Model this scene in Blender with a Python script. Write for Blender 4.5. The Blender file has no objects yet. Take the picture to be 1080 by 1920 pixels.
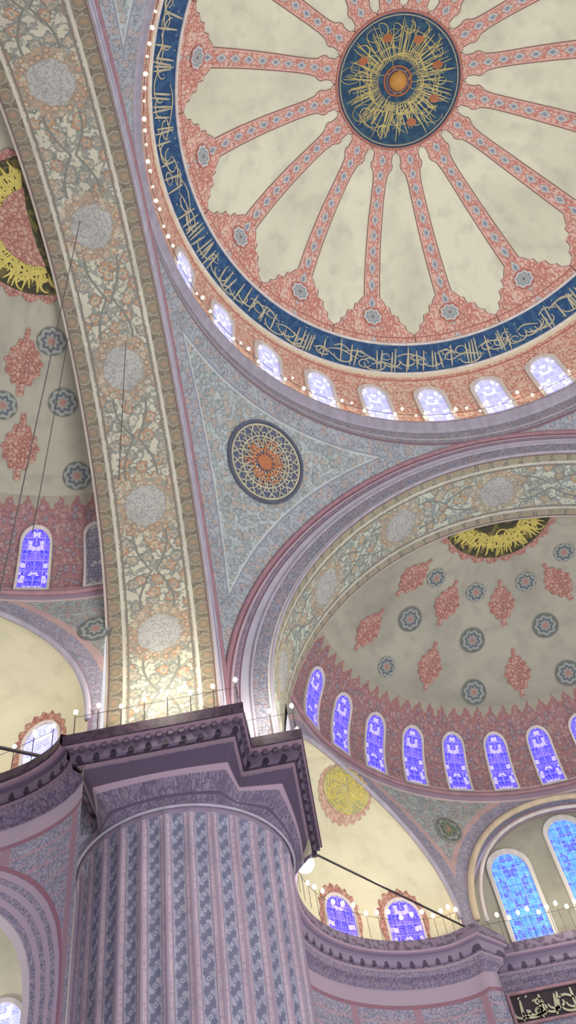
import bpy, math, random
import numpy as np
from mathutils import Matrix, Vector
PI=math.pi; rad=math.radians
SC=bpy.context.scene; COL=SC.collection
rng=random.Random(7)
# ------------------------------------------------------------------ measured building
T=11.75; C0=10.354; ZS=19.585; KA=1.003; TP=.052; ZRING=33.59; DL=3.3; DF=2.64; DFS=3.15; ZC=17.84
RS=10.03; ZR=24.4; HB=6.5
CAMP=np.array([-9.791,-8.002,0.0]); FPX=1731.773
def cam_axes(pi,ya,ro):
    pi,ya,ro=map(rad,(pi,ya,ro))
    f=np.array([math.cos(pi)*math.sin(ya),math.cos(pi)*math.cos(ya),math.sin(pi)])
    r=np.array([math.cos(ya),-math.sin(ya),0]); u=np.cross(r,f)
    r2=r*math.cos(ro)+u*math.sin(ro); return r2,np.cross(r2,f),f
RX,UX,FX=cam_axes(56.1,3.265,-13.054)
def proj(X):
    d=np.asarray(X,float)-CAMP; z=np.maximum(d@FX,.5)
    return np.stack([540+FPX*(d@RX)/z,960-FPX*(d@UX)/z],-1)
def find(S,px,ur,vr,n=70):
    u0,u1=ur;v0,v1=vr
    for _ in range(4):
        U,V=np.meshgrid(np.linspace(u0,u1,n),np.linspace(v0,v1,n),indexing='ij')
        d=((proj(S(U,V))-np.array(px))**2).sum(-1); i,j=np.unravel_index(d.argmin(),d.shape)
        uc,vc=U[i,j],V[i,j]; du=(u1-u0)/n*3; dv=(v1-v0)/n*3
        u0,u1,v0,v1=max(ur[0],uc-du),min(ur[1],uc+du),max(vr[0],vc-dv),min(vr[1],vc+dv)
    return uc,vc
# ------------------------------------------------------------------ shader graph helper
def lin(c):
    return tuple(((x/255)/12.92 if x/255<=.04045 else ((x/255+.055)/1.055)**2.4) for x in c[:3])+(1,)
class E:
    def __init__(s,g,k): s.g=g; s.k=k
    def __add__(s,o): return s.g.m('ADD',s,o)
    __radd__=__add__
    def __sub__(s,o): return s.g.m('SUBTRACT',s,o)
    def __rsub__(s,o): return s.g.m('SUBTRACT',o,s)
    def __mul__(s,o): return s.g.m('MULTIPLY',s,o)
    __rmul__=__mul__
    def __truediv__(s,o): return s.g.m('DIVIDE',s,o)
    def abs(s): return s.g.m('ABSOLUTE',s)
    def fr(s): return s.g.m('FRACT',s)
    def lt(s,o): return s.g.m('LESS_THAN',s,o)
    def gt(s,o): return s.g.m('GREATER_THAN',s,o)
    def sin(s): return s.g.m('SINE',s)
    def sqrt(s): return s.g.m('SQRT',s)
    def min(s,o): return s.g.m('MINIMUM',s,o)
    def max(s,o): return s.g.m('MAXIMUM',s,o)
    def band(s,a,b): return s.gt(a)*s.lt(b)
class G:
    def __init__(s,name,rough=.75):
        s.mat=bpy.data.materials.new(name); s.mat.use_nodes=True; s.nt=s.mat.node_tree
        s.b=s.nt.nodes['Principled BSDF']; s.b.inputs['Roughness'].default_value=rough
        s.b.inputs['Specular IOR Level'].default_value=.25
    def n(s,t): return s.nt.nodes.new(t)
    def put(s,inp,v):
        if isinstance(v,E): s.nt.links.new(v.k,inp)
        elif isinstance(v,tuple): inp.default_value=lin(v)
        elif isinstance(v,(int,float)): inp.default_value=v
        else: s.nt.links.new(v,inp)
    def m(s,op,*a):
        n=s.n('ShaderNodeMath'); n.operation=op
        for i,x in enumerate(a): s.put(n.inputs[i],x)
        return E(s,n.outputs[0])
    def uv(s,name='A'):
        n=s.n('ShaderNodeUVMap'); n.uv_map=name; p=s.n('ShaderNodeSeparateXYZ'); s.nt.links.new(n.outputs[0],p.inputs[0])
        return E(s,p.outputs[0]),E(s,p.outputs[1])
    def vec(s,x,y):
        n=s.n('ShaderNodeCombineXYZ'); s.put(n.inputs[0],x); s.put(n.inputs[1],y); return n.outputs[0]
    def noise(s,v,sc,det=2):
        n=s.n('ShaderNodeTexNoise'); n.noise_dimensions='2D'; n.inputs['Scale'].default_value=sc; n.inputs['Detail'].default_value=det
        s.nt.links.new(v,n.inputs['Vector']); return E(s,n.outputs['Fac'] if 'Fac' in n.outputs else n.outputs[0])
    def voro(s,v,sc,feat='F1',rnd=1.0):
        n=s.n('ShaderNodeTexVoronoi'); n.voronoi_dimensions='2D'; n.feature=feat; n.inputs['Scale'].default_value=sc; n.inputs['Randomness'].default_value=rnd
        s.nt.links.new(v,n.inputs['Vector'])
        if feat=='DISTANCE_TO_EDGE': return E(s,n.outputs['Distance']),None
        p=s.n('ShaderNodeSeparateColor'); s.nt.links.new(n.outputs['Color'],p.inputs[0])
        return E(s,n.outputs['Distance']),E(s,p.outputs[0])
    def mix(s,f,a,b):
        n=s.n('ShaderNodeMix'); n.data_type='RGBA'
        s.put(n.inputs[0],f); s.put(n.inputs[6],a); s.put(n.inputs[7],b); return n.outputs[2]
    def grime(s,col,v,amt=.35,sc=1.3,dark=(110,106,104)):
        f=s.noise(v,sc,5); return s.mix(((f-.42)*3.0).max(0).min(1)*amt,col,dark)
    def out(s,col,em=0,bump=None,bs=.4):
        s.put(s.b.inputs['Base Color'],col)
        if em:
            s.put(s.b.inputs['Emission Color'],col); s.b.inputs['Emission Strength'].default_value=em
        return s.mat
def mid(a,b,t=.5): return tuple(int(x+(y-x)*t) for x,y in zip(a,b))
def floral(g,u,v,sc,base,c1,c2,vine,seed=0.,size=.36,vw=.045,soft=True):
    vec=g.vec(u+seed,v); d,r=g.voro(vec,sc); n=g.noise(vec,sc*1.1,2); n2=g.noise(vec,sc*4,1)
    d2,r2=g.voro(vec,sc*2.6)
    dd=d+(n2-.5)*.5
    col=g.mix((n-.5).abs().lt(vw),base,vine)
    col=g.mix((d2+(n2-.5)*.5).lt(.26)*r2.gt(.35),col,mid(vine,base,.25))
    col=g.mix(dd.lt(size+.08),col,mid(vine,(60,60,66),.25))
    col=g.mix(dd.lt(size),col,g.mix(r.gt(.5),c1,c2))
    col=g.mix(dd.lt(size*.62),col,mid(c1,base,.6))
    col=g.mix(dd.lt(size*.3),col,c2)
    return col
def plain(name,c,rough=.7,metal=0,em=0):
    g=G(name,rough); g.b.inputs['Metallic'].default_value=metal
    n=g.n('ShaderNodeTexCoord'); x=g.noise(n.outputs['Object'],3.0,3)
    d=tuple(int(k*.78) for k in c)
    return g.out(g.mix(x,c,d) if not em else c,em)
# ------------------------------------------------------------------ materials
def m_soffit(name,W,v0,per,base,rust,leaf,brown,bw,ring):
    g=G(name); u,v=g.uv()
    hw=(W-2*bw)/2
    q=((v-v0)/per+.5).fr()-.5; y=q*per; x=(u-W/2)
    wob=g.noise(g.vec(u,v),2.2,3); rr=((x*x*1.15+y*y).sqrt())+(wob-.5)*.2
    col=floral(g,u,v,2.0,base,rust,leaf,leaf,1.,.36,.055)
    wr=g.noise(g.vec(u,v),6,3)
    st=(x.abs()-(((v-v0)/per*2*PI).sin().abs()*hw*.42+.08)).abs()
    col=g.mix(st.lt(.04),col,mid(leaf,(80,80,76),.3))
    r2=rr+(wr-.5)*.45
    wre=floral(g,u,v,4,ring,rust,base,leaf,7.,.36)
    col=g.mix(r2.lt(hw*1.02)*r2.gt(hw*.6),col,wre)
    r3=rr+(wr-.5)*.16
    col=g.mix(r3.lt(hw*.69),col,mid(leaf,rust,.4)); col=g.mix(r3.lt(hw*.655),col,g.mix((wr-.5).abs().lt(.045),(172,171,166),(144,146,146)))
    e=u.min(W-u)
    p=.62; qx=((v/p).fr()-.5)*p; qy=e-bw*.5; cr=(qx*qx+qy*qy).sqrt()+(wr-.5)*.06
    bc=floral(g,u,v,6,brown,mid(brown,(90,76,66),.4),mid(brown,(184,176,156),.5),mid(brown,(80,70,64),.5),2.,.25)
    bc=g.mix(cr.lt(bw*.44),bc,mid(brown,(190,184,162),.35)); bc=g.mix(cr.lt(bw*.36),bc,brown); bc=g.mix(cr.lt(bw*.18),bc,mid(brown,rust,.6))
    col=g.mix(e.lt(bw),col,bc)
    col=g.mix((e-bw).abs().lt(.05),col,(190,187,174)); col=g.mix((e-bw-.12).abs().lt(.035),col,(124,118,108))
    col=g.mix(e.lt(.07),col,(178,170,160)); col=g.mix((e-.1).abs().lt(.025),col,(114,92,92))
    col=g.grime(col,g.vec(u,v),.25,.9)
    return g.out(col)
def m_face(name):
    g=G(name); u,v=g.uv()
    col=floral(g,u,v,5,(154,156,168),(172,144,142),(124,130,150),(120,120,138),4.,.30)
    col=g.mix(u.gt(.62),col,(186,182,198)); col=g.mix(u.gt(1.02),col,floral(g,u,v,6,(154,142,158),(176,146,148),(130,120,142),(126,114,134),4.,.30)); col=g.mix(u.gt(1.26),col,(128,84,98))
    for c,w,k in((.06,.05,(204,198,196)),(.6,.04,(160,104,112)),(.98,.03,(120,90,110)),(1.2,.035,(196,178,186))):
        col=g.mix((u-c).abs().lt(w),col,k)
    return g.out(g.grime(col,g.vec(u,v),.2))
def m_pend(name):
    g=G(name); a,b=g.uv('A'); c,z=g.uv('B')
    dr=(31.98-z)*.95
    d=(a*1.3).min(b*1.3).min(dr)
    outer=floral(g,c,z,3.3,(162,167,174),(180,158,148),(142,148,158),(138,145,153),1.,.30)
    inner=floral(g,c,z,3.2,(173,180,180),(138,148,152),(174,158,146),(142,152,154),5.,.36)
    col=g.mix(d.gt(.54),outer,inner)
    col=g.mix((d-.54).abs().lt(.024),col,(186,191,192)); col=g.mix((d-.47).abs().lt(.025),col,(136,142,152))
    col=g.mix((d-.74).abs().lt(.02),col,(146,156,158))
    zz=z-31.98
    rg=floral(g,c,z,4.5,(160,160,172),(174,152,154),(138,138,154),(130,130,144),2.,.28)
    rg=g.mix((zz-.12).abs().lt(.07),rg,(138,108,118)); rg=g.mix((zz-.5).abs().lt(.05),rg,(188,186,194)); rg=g.mix(zz.gt(1.15),rg,(146,134,150)); rg=g.mix((zz-1.15).abs().lt(.05),rg,(194,186,198))
    col=g.mix(zz.gt(0),col,rg)
    return g.out(g.grime(col,g.vec(c,z),.25))
def m_cream(name,c,dk,amt=.5):
    g=G(name); u,v=g.uv(); vec=g.vec(u,v)
    col=g.mix(((g.noise(vec,.3,6)-.4)*3).max(0).min(1)*amt,c,dk)
    col=g.mix(((g.noise(vec,1.3,8)-.48)*4).max(0).min(1)*amt*.5,col,tuple(int(x*.88) for x in dk))
    return g.out(col)
def m_spoke():
    g=G('salmon_arabesque'); a,r=g.uv('A'); e,_=g.uv('B')
    col=floral(g,a,r,4.4,(230,188,174),(212,154,140),(234,210,196),(204,138,126),0.,.34,.07)
    q=((r/.62).fr()-.5)*.62; dd=a.abs()*1.4+q.abs()
    col=g.mix(dd.lt(.30),col,(190,126,116)); col=g.mix(dd.lt(.26),col,(198,202,202)); col=g.mix(dd.lt(.13),col,(146,156,172))
    col=g.mix(e.lt(.09),col,(226,192,180)); col=g.mix(e.lt(.045),col,(146,102,98))
    return g.out(g.grime(col,g.vec(a,r),.15))
def m_star():
    g=G('star_roundel_paint'); a,b=g.uv(); r=(a*a+b*b).sqrt(); th=g.m('ARCTAN2',a,b)
    k=r+.035*(th*8).sin()
    col=g.mix(k.lt(.42),(186,120,110),(200,206,206)); col=g.mix(k.lt(.31),col,(118,138,150)); col=g.mix(k.lt(.25),col,(208,210,204)); col=g.mix((k-.17).abs().lt(.03),col,(128,140,150)); col=g.mix(k.lt(.09),col,(114,114,130))
    return g.out(col)
def m_domeband():
    g=G('dome_window_band_paint'); c,z=g.uv()
    col=floral(g,c,z,3.2,(230,196,178),(214,152,134),(234,214,194),(204,146,130),0.,.34)
    col=g.mix((z-37.55).abs().lt(.1),col,(230,218,190)); col=g.mix((z-37.25).abs().lt(.05),col,(190,122,110))
    return g.out(col)
def m_redband(zt):
    g=G('burgundy_window_band'); c,z=g.uv()
    col=floral(g,c,z,4.0,(160,122,124),(128,126,140),(178,144,138),(140,100,106),0.,.32)
    n=g.noise(g.vec(c,z),6,3)
    tri=(((c/.62).fr()-.5).abs()*2)
    top=zt-.36*tri+(n-.5)*.4
    col=g.mix((z-top+.14).gt(0),col,(152,110,106))
    col=g.mix((z-top).gt(0),col,(158,152,138))
    col=g.mix((z-24.55).lt(.12),col,(186,154,154))
    return g.out(g.grime(col,g.vec(c,z),.2))
def m_spandrel():
    g=G('spandrel_paint'); c,z=g.uv('A'); d,q=g.uv('B')
    col=floral(g,c,z,4,(164,170,168),(134,142,148),(170,146,134),(136,142,142),3.,.32)
    col=g.mix(d.lt(.75),col,(180,152,150)); col=g.mix(d.lt(.55),col,floral(g,c,z,6,(156,154,168),(134,130,152),(174,150,154),(130,124,144),3.,.3)); col=g.mix(d.lt(.12),col,(144,122,140))
    col=g.mix((z-24.05).gt(0),col,(154,134,150)); col=g.mix((z-24.05).abs().lt(.05),col,(194,176,176))
    return g.out(g.grime(col,g.vec(c,z),.25))
def m_glass(name,c1,c2,c3,line,em,sc=5.5):
    g=G(name,.3); a,b=g.uv(); v=g.vec(a.abs(),b*.85)
    d,r=g.voro(v,sc,'F1',.7); e,_=g.voro(v,sc,'DISTANCE_TO_EDGE',.7); n=g.noise(v,sc*.7,2)
    col=g.mix((n*2.4-.7).max(0).min(1),c1,c2); col=g.mix(r.gt(.74),col,c3); col=g.mix(e.lt(.05),col,mid(line,c1,.35)); col=g.mix(d.lt(.12),col,line)
    lat=((a/.3).fr()-.5).abs().gt(.45).max(((b/.42).fr()-.5).abs().gt(.465)); col=g.mix(lat*.5,col,line)
    return g.out(col,em)
def m_shaft():
    g=G('painted_fluted_pier'); a,z=g.uv()
    f=(a.fr()-.5).abs()
    q=((z/.42).fr()-.5); sg=(a.fr()-.5)
    n=g.noise(g.vec(a*2,z*2),3,3); n2=g.noise(g.vec(a*3,z*5),2,3)
    nn=(n-.5)*.22
    dd=(sg*1.5+(q*2*PI).sin()*.16).abs()+nn
    col=g.mix(n.gt(.52),(144,142,160),(158,154,170))
    col=g.mix(dd.lt(.17),col,(104,106,130)); d2=f*1.7+q.abs()*1.1+nn; col=g.mix(d2.lt(.30),col,(114,118,140)); col=g.mix(d2.lt(.17),col,(166,164,178)); col=g.mix(d2.lt(.07),col,(104,102,126))
    col=g.mix(((z/.42+.5).fr()-.5).abs().lt(.09)*f.lt(.2),col,(108,110,132))
    col=g.mix(f.gt(.27),col,(126,112,132)); col=g.mix(f.gt(.30),col,g.mix(n2.gt(.55),(178,160,172),(162,146,162))); col=g.mix(f.gt(.43),col,(152,136,154))
    col=g.mix(z.gt(16.0),col,(134,120,140))
    col=g.grime(col,g.vec(a*.5,z),.25,.8,(112,98,118))
    return g.out(col)
def m_cove():
    g=G('lavender_plaster_cove'); s,z=g.uv(); v=g.vec(s,z)
    col=floral(g,s,z,4.5,(122,110,130),(100,92,118),(138,122,138),(94,84,108),0.,.3)
    col=g.grime(col,v,.6,1.2,(86,74,92))
    q=((s/.9).fr()-.5).abs(); col=g.mix(q.gt(.488),col,(82,70,90))
    col=g.mix(z.gt(16.72),col,(78,64,84)); col=g.mix((z-16.72).abs().lt(.03),col,(150,130,146)); col=g.mix((z-16.46).abs().lt(.022),col,(84,70,90)); col=g.mix(z.lt(16.28),col,(132,118,138))
    return g.out(col)
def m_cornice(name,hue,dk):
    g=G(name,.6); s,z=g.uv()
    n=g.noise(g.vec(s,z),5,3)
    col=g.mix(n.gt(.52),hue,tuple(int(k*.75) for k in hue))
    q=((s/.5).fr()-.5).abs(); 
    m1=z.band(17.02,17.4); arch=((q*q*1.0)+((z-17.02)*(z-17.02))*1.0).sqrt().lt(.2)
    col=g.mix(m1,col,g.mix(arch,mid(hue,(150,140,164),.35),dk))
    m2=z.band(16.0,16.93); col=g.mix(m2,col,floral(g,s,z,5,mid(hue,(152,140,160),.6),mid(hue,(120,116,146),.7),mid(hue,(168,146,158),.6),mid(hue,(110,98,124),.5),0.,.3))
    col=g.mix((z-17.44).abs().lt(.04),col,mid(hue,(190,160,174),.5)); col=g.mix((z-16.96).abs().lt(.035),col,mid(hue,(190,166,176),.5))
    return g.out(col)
def m_lower():
    g=G('lower_wall_paint'); s,z=g.uv(); e,_=g.uv('B')
    col=floral(g,s,z,5,(156,153,170),(128,132,152),(168,147,158),(122,120,144),0.,.32)
    q=((z/.55).fr()); col=g.mix(q.lt(.09),col,(170,137,148))
    qs=((s/2.3).fr()-.5).abs()
    col=g.mix(qs.gt(.44),col,(152,121,136)); col=g.mix(z.gt(15.9),col,(162,146,163)); col=g.mix((z-15.9).abs().lt(.07),col,(138,101,118))
    qq=((e/.3).fr()-.5).abs()
    col=g.mix(e.lt(1.2),col,g.mix(qq.lt(.25),floral(g,s,z,6,(152,147,165),(170,147,162),(122,118,145),(116,106,133),0.,.3),(168,151,169))); col=g.mix((e-1.2).abs().lt(.06),col,(142,100,117)); col=g.mix((e-.1).abs().lt(.1),col,(196,184,190))
    return g.out(col)
def m_roundel():
    g=G('teal_roundel_paint'); a,b=g.uv(); r=(a*a+b*b).sqrt(); th=g.m('ARCTAN2',a,b)
    k=r+.04*(th*8).sin()
    col=g.mix(r.lt(.56),(150,142,132),(102,108,106)); col=g.mix(k.lt(.44),col,(146,150,144)); col=g.mix(k.lt(.33),col,(96,104,110)); col=g.mix(k.lt(.22),col,(144,146,140)); col=g.mix(k.lt(.12),col,(160,120,112))
    return g.out(col)
def m_loz(name='red_lozenge_paint',lt=0.):
    g=G(name); a,b=g.uv(); v=g.vec(a,b); w=(214,196,172)
    col=floral(g,a,b,5,mid((180,138,126),w,lt),mid((160,110,100),w,lt),mid((192,160,146),w,lt),mid((150,102,94),w,lt),0.,.34,.07)
    return g.out(col)
def m_medal(name,field,c2):
    g=G(name); a,b=g.uv(); v=g.vec(a,b); n=g.noise(v,3,4)
    return g.out(g.mix(n.gt(.52),field,c2))
MS=dict(
 face=m_face('archivolt_paint'), pend=m_pend('pendentive_paint'),
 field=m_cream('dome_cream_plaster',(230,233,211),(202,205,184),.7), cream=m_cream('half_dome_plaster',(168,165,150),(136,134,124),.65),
 niche=m_cream('niche_plaster',(210,205,180),(180,175,150),.5),
 spoke=m_spoke(), star=m_star(), dband=m_domeband(), redband=m_redband(27.9), spand=m_spandrel(), cove=m_cove(),
 gl_dome=m_glass('pale_dome_glass',(168,174,248),(146,148,238),(226,228,255),(210,208,250),.85,7),
 gl_blue=m_glass('blue_violet_glass',(44,44,212),(104,86,228),(168,160,248),(158,142,238),1.0,7),
 gl_dull=m_glass('dull_unlit_glass',(118,118,140),(150,146,156),(170,168,170),(80,74,80),.15,5),
 gl_teal=m_glass('teal_glass',(62,104,222),(92,170,210),(78,84,226),(150,176,220),.85,7),
 wframe=plain('pale_window_surround',(222,212,210),.6), wframe2=plain('white_window_surround',(240,234,228),.6),
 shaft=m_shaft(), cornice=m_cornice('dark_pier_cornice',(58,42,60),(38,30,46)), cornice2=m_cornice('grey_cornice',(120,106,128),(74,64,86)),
 lower=m_lower(), roundel=m_roundel(), loz=m_loz(), pale_loz=m_loz('pale_salmon_fringe',.4), navy=m_medal('navy_medallion_paint',(46,76,106),(58,92,116)),
 band=m_medal('navy_inscription_paint',(48,80,122),(60,96,134)), darkm=m_medal('dark_medallion_paint',(84,92,116),(104,104,120)),
 black=m_medal('dark_gilt_medallion_paint',(66,64,50),(104,96,60)), soft=m_medal('soft_olive_medallion_paint',(162,158,116),(184,176,122)),
 gold=plain('gilded_script',(212,198,130),.45,.1), palegold=plain('pale_gold_script',(206,200,172),.5), brgold=plain('bright_gold_script',(214,198,108),.45,.05),
 orange=plain('orange_gilt',(226,168,92),.5), amber=plain('amber_gilt',(192,122,84),.5), pink=plain('dusty_pink_moulding',(170,132,142),.6), lav=plain('lavender_moulding',(180,174,190),.6), mauve=plain('dark_mauve_dentil',(84,70,90),.6),
 goldm=plain('cream_arch_moulding',(214,196,168),.6), iron=plain('dark_iron',(74,66,72),.5,.3), slate=plain('slate_rim',(94,98,118),.6),
 bulb=plain('lit_bulb',(255,228,190),.3,0,7.0), flood=plain('floodlight_face',(255,250,235),.3,0,16.0), red=plain('salmon_line',(200,140,128),.7),
 cable=plain('thin_cable',(92,88,88),.6), panel=plain('dark_panel',(58,50,58),.6), tealg=plain('gold_green_script',(130,140,108),.5))
# ------------------------------------------------------------------ mesh helpers
def link(name,me,mat,parent=None):
    if mat: me.materials.append(mat)
    o=bpy.data.objects.new(name,me); COL.objects.link(o)
    if parent is not None: o.parent=parent
    return o
def mk(name,V,F,mat,parent=None,uvs=None,smooth=True):
    me=bpy.data.meshes.new(name); me.from_pydata([tuple(map(float,v)) for v in V],[],F)
    if uvs:
        li=np.empty(len(me.loops),dtype=np.int32); me.loops.foreach_get('vertex_index',li)
        for k,a in uvs.items():
            l=me.uv_layers.new(name=k); l.data.foreach_set('uv',np.asarray(a,float)[li].astype(np.float32).ravel())
    if smooth: me.polygons.foreach_set('use_smooth',[True]*len(me.polygons))
    me.update(); return link(name,me,mat,parent)
def orient(P,N):
    s=np.sign(((CAMP-P)*N).sum(-1,keepdims=True)); s[s==0]=1; return N*s
def grid(name,S,us,vs,mat,parent=None,uvf=None):
    U,V=np.meshgrid(us,vs,indexing='ij'); X=S(U,V).reshape(-1,3); n,m=len(us),len(vs)
    F=[(i*m+j,(i+1)*m+j,(i+1)*m+j+1,i*m+j+1) for i in range(n-1) for j in range(m-1)]
    uvs={k:np.stack([a.ravel() for a in f(U,V)],-1) for k,f in (uvf or {}).items()}
    return mk(name,X,F,mat,parent,uvs)
def surf(S,u,v,eps):
    u=np.asarray(u,float);v=np.asarray(v,float);h=1e-4
    P=S(u,v); N=np.cross(S(u+h,v)-P,S(u,v+h)-P); N/=np.linalg.norm(N,axis=-1,keepdims=True)+1e-12
    return P+orient(P,N)*eps
def metric(S,u,v):
    h=1e-4; u=np.float64(u);v=np.float64(v)
    return np.linalg.norm(S(u+h,v)-S(u,v))/h,np.linalg.norm(S(u,v+h)-S(u,v))/h
def circ_out(r,n=40): return [(r*math.cos(2*PI*i/n),r*math.sin(2*PI*i/n)) for i in range(n)]
def decal(name,S,u0,v0,outline,eps,mat,parent=None,rings=5,c=(0,0),met=None):
    mu,mv=met or metric(S,u0,v0); O=np.array(outline,float); n=len(O); A=[np.array([c],float)]
    for k in range(1,rings+1): A.append(np.array(c)+(O-np.array(c))*k/rings)
    A=np.concatenate(A); P=surf(S,u0+A[:,0]/mu,v0+A[:,1]/mv,eps)
    F=[(0,1+i,1+(i+1)%n) for i in range(n)]
    for k in range(rings-1):
        for i in range(n): F.append((1+k*n+i,1+(k+1)*n+i,1+(k+1)*n+(i+1)%n,1+k*n+(i+1)%n))
    return mk(name,P,F,mat,parent,{'A':A})
def ring_strip(name,S,u0,v0,O1,O2,e0,e1,mat,parent=None,met=None,closed=True):
    mu,mv=met or metric(S,u0,v0); n=len(O1); V=[]
    for O,e in((O1,e0),(O1,e1),(O2,e1),(O2,e0)):
        O=np.array(O,float); V.append(surf(S,u0+O[:,0]/mu,v0+O[:,1]/mv,e))
    V=np.concatenate(V); F=[]
    for k in range(3):
        for i in range(n if closed else n-1): j=(i+1)%n; F.append((k*n+i,k*n+j,(k+1)*n+j,(k+1)*n+i))
    return mk(name,V,F,mat,parent,None,False)
def ribbons(name,S,u0,v0,strokes,eps,mat,parent=None,met=None):
    mu,mv=met or metric(S,u0,v0); A=[];F=[]
    for pts,w in strokes:
        P=np.array(pts,float); n=len(P); 
        if n<2: continue
        T_=np.gradient(P,axis=0); T_/=np.linalg.norm(T_,axis=1,keepdims=True)+1e-9; N=np.stack([-T_[:,1],T_[:,0]],-1)
        ws=w*(.45+.55*np.sin(np.linspace(.15,PI-.15,n)))[:,None]*.5
        b=len(A); 
        for i in range(n): A.append(P[i]+N[i]*ws[i]); A.append(P[i]-N[i]*ws[i])
        for i in range(n-1): F.append((b+2*i,b+2*i+1,b+2*i+3,b+2*i+2))
    A=np.array(A); P=surf(S,u0+A[:,0]/mu,v0+A[:,1]/mv,eps)
    return mk(name,P,F,mat,parent,None,False)
def tube(name,path,r,mat,parent=None,seg=8,closed=False):
    P=np.array(path,float); n=len(P); Tn=np.gradient(P,axis=0) if not closed else np.roll(P,-1,0)-np.roll(P,1,0)
    Tn/=np.linalg.norm(Tn,axis=1,keepdims=True)+1e-9; V=[]
    ref=np.array([0,0,1.]) if abs(Tn[0][2])<.9 else np.array([1.,0,0])
    for i in range(n):
        a=ref-Tn[i]*(ref@Tn[i]); a/=np.linalg.norm(a)+1e-9; ref=a; b=np.cross(Tn[i],a)
        for k in range(seg): an=2*PI*k/seg; V.append(P[i]+r*(a*math.cos(an)+b*math.sin(an)))
    F=[]
    for i in range(n if closed else n-1):
        j=(i+1)%n
        for k in range(seg): l=(k+1)%seg; F.append((i*seg+k,i*seg+l,j*seg+l,j*seg+k))
    if not closed: F.append(tuple(range(seg))); F.append(tuple((n-1)*seg+k for k in range(seg)))
    return mk(name,V,F,mat,parent)
def lathe(name,prof,mat,parent=None,at=(0,0,0),seg=16):
    V=[];F=[];m=len(prof)
    for k in range(seg):
        a=2*PI*k/seg
        for r,z in prof: V.append((at[0]+r*math.cos(a),at[1]+r*math.sin(a),at[2]+z))
    for k in range(seg):
        l=(k+1)%seg
        for j in range(m-1): F.append((k*m+j,l*m+j,l*m+j+1,k*m+j+1))
    return mk(name,V,F,mat,parent)
def sweep(name,path,nrm,prof,mat,parent=None,closed=False):
    P=np.array(path,float);N=np.array(nrm,float);n=len(P);m=len(prof)
    s=np.concatenate([[0],np.cumsum(np.linalg.norm(np.diff(P,axis=0),axis=1))]); V=[];U=[]
    for i in range(n):
        for d,z in prof: q=P[i]+N[i]*d; V.append((q[0],q[1],z)); U.append((s[i],z))
    F=[(i*m+j,((i+1)%n)*m+j,((i+1)%n)*m+j+1,i*m+j+1) for i in range(n if closed else n-1) for j in range(m-1)]
    return mk(name,V,F,mat,parent,{'A':U,'B':[(9,9)]*len(U)},False)
def thing(name,label,cat,loc=(0,0,0),group=None):
    o=bpy.data.objects.new(name,None); COL.objects.link(o); o.empty_display_size=.3
    o['label']=label;o['category']=cat
    if group:o['group']=group
    return o
def tag(o,label,cat,group=None,kind=None):
    o['label']=label;o['category']=cat
    if group:o['group']=group
    if kind:o['kind']=kind
    return o
WN=[0]
ORD=['first','second','third','fourth','fifth','sixth','seventh','eighth','ninth','tenth','eleventh','twelfth']
def arch_outline(w,h,n=14,pt=1.12):
    r=w/2; O=[(-r,0)]
    for i in range(1,5): O.append((-r,(h-r*pt)*i/4))
    for i in range(1,n): a=PI-PI*i/n; O.append((r*math.cos(a),h-r*pt+r*pt*math.sin(a)))
    for i in range(4,-1,-1): O.append((r,(h-r*pt)*i/4))
    return O
def window(S,u0,v0,w,h,glass,frame,label,fw=.1,depth=.1,group=None,met=None):
    WN[0]+=1; met=met or metric(S,u0,v0)
    O=arch_outline(w,h); O2=[(x*(1+2*fw/w),(y*(1+1.4*fw/h) if y>0 else -fw)) for x,y in O]
    f=ring_strip('window_%d'%WN[0],S,u0,v0,O,O2,.01,depth,frame,None,met); tag(f,label,'window',group,'structure')
    decal('stained_pane',S,u0,v0,O,.03,glass,f,4,(0,h*.45),met)
    return f
def glyphs(L,h,seed,w=.07,dens=1.0):
    R=random.Random(seed); out=[]; x=0
    while x<L:
        k=R.random(); 
        if k<.42:
            hh=h*R.uniform(.65,.95); s=R.uniform(-.06,.14)*h; y=R.uniform(-.05,.1)*h
            out.append(([(x+s*t,y+hh*t) for t in np.linspace(0,1,6)],w*1.15)); x+=h*R.uniform(.16,.3)/dens
        elif k<.68:
            r=h*R.uniform(.18,.34); y=h*R.uniform(.22,.5)
            out.append(([(x+r+r*1.3*math.cos(a),y+r*math.sin(a)*.8) for a in np.linspace(PI*.95,PI*2.15,12)],w)); x+=r*R.uniform(1.1,1.9)/dens
        elif k<.86:
            r=h*R.uniform(.1,.17); y=h*R.uniform(.2,.65)
            out.append(([(x+r+r*math.cos(a)*(1+a*.1),y+r*math.sin(a)) for a in np.linspace(0,PI*1.9,14)],w*.8)); x+=r*1.5/dens
        else:
            l=h*R.uniform(.6,1.2); y=h*R.uniform(.15,.8)
            out.append(([(x+l*t,y+.12*h*math.sin(t*PI*1.3)) for t in np.linspace(0,1,9)],w)); x+=l*.35/dens
        if R.random()<.5:
            dx,dy=x+R.uniform(-.1,.1)*h,h*R.uniform(.05,.9); out.append(([(dx,dy),(dx+w*.8,dy+w*.8)],w*1.1))
    return out
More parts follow.
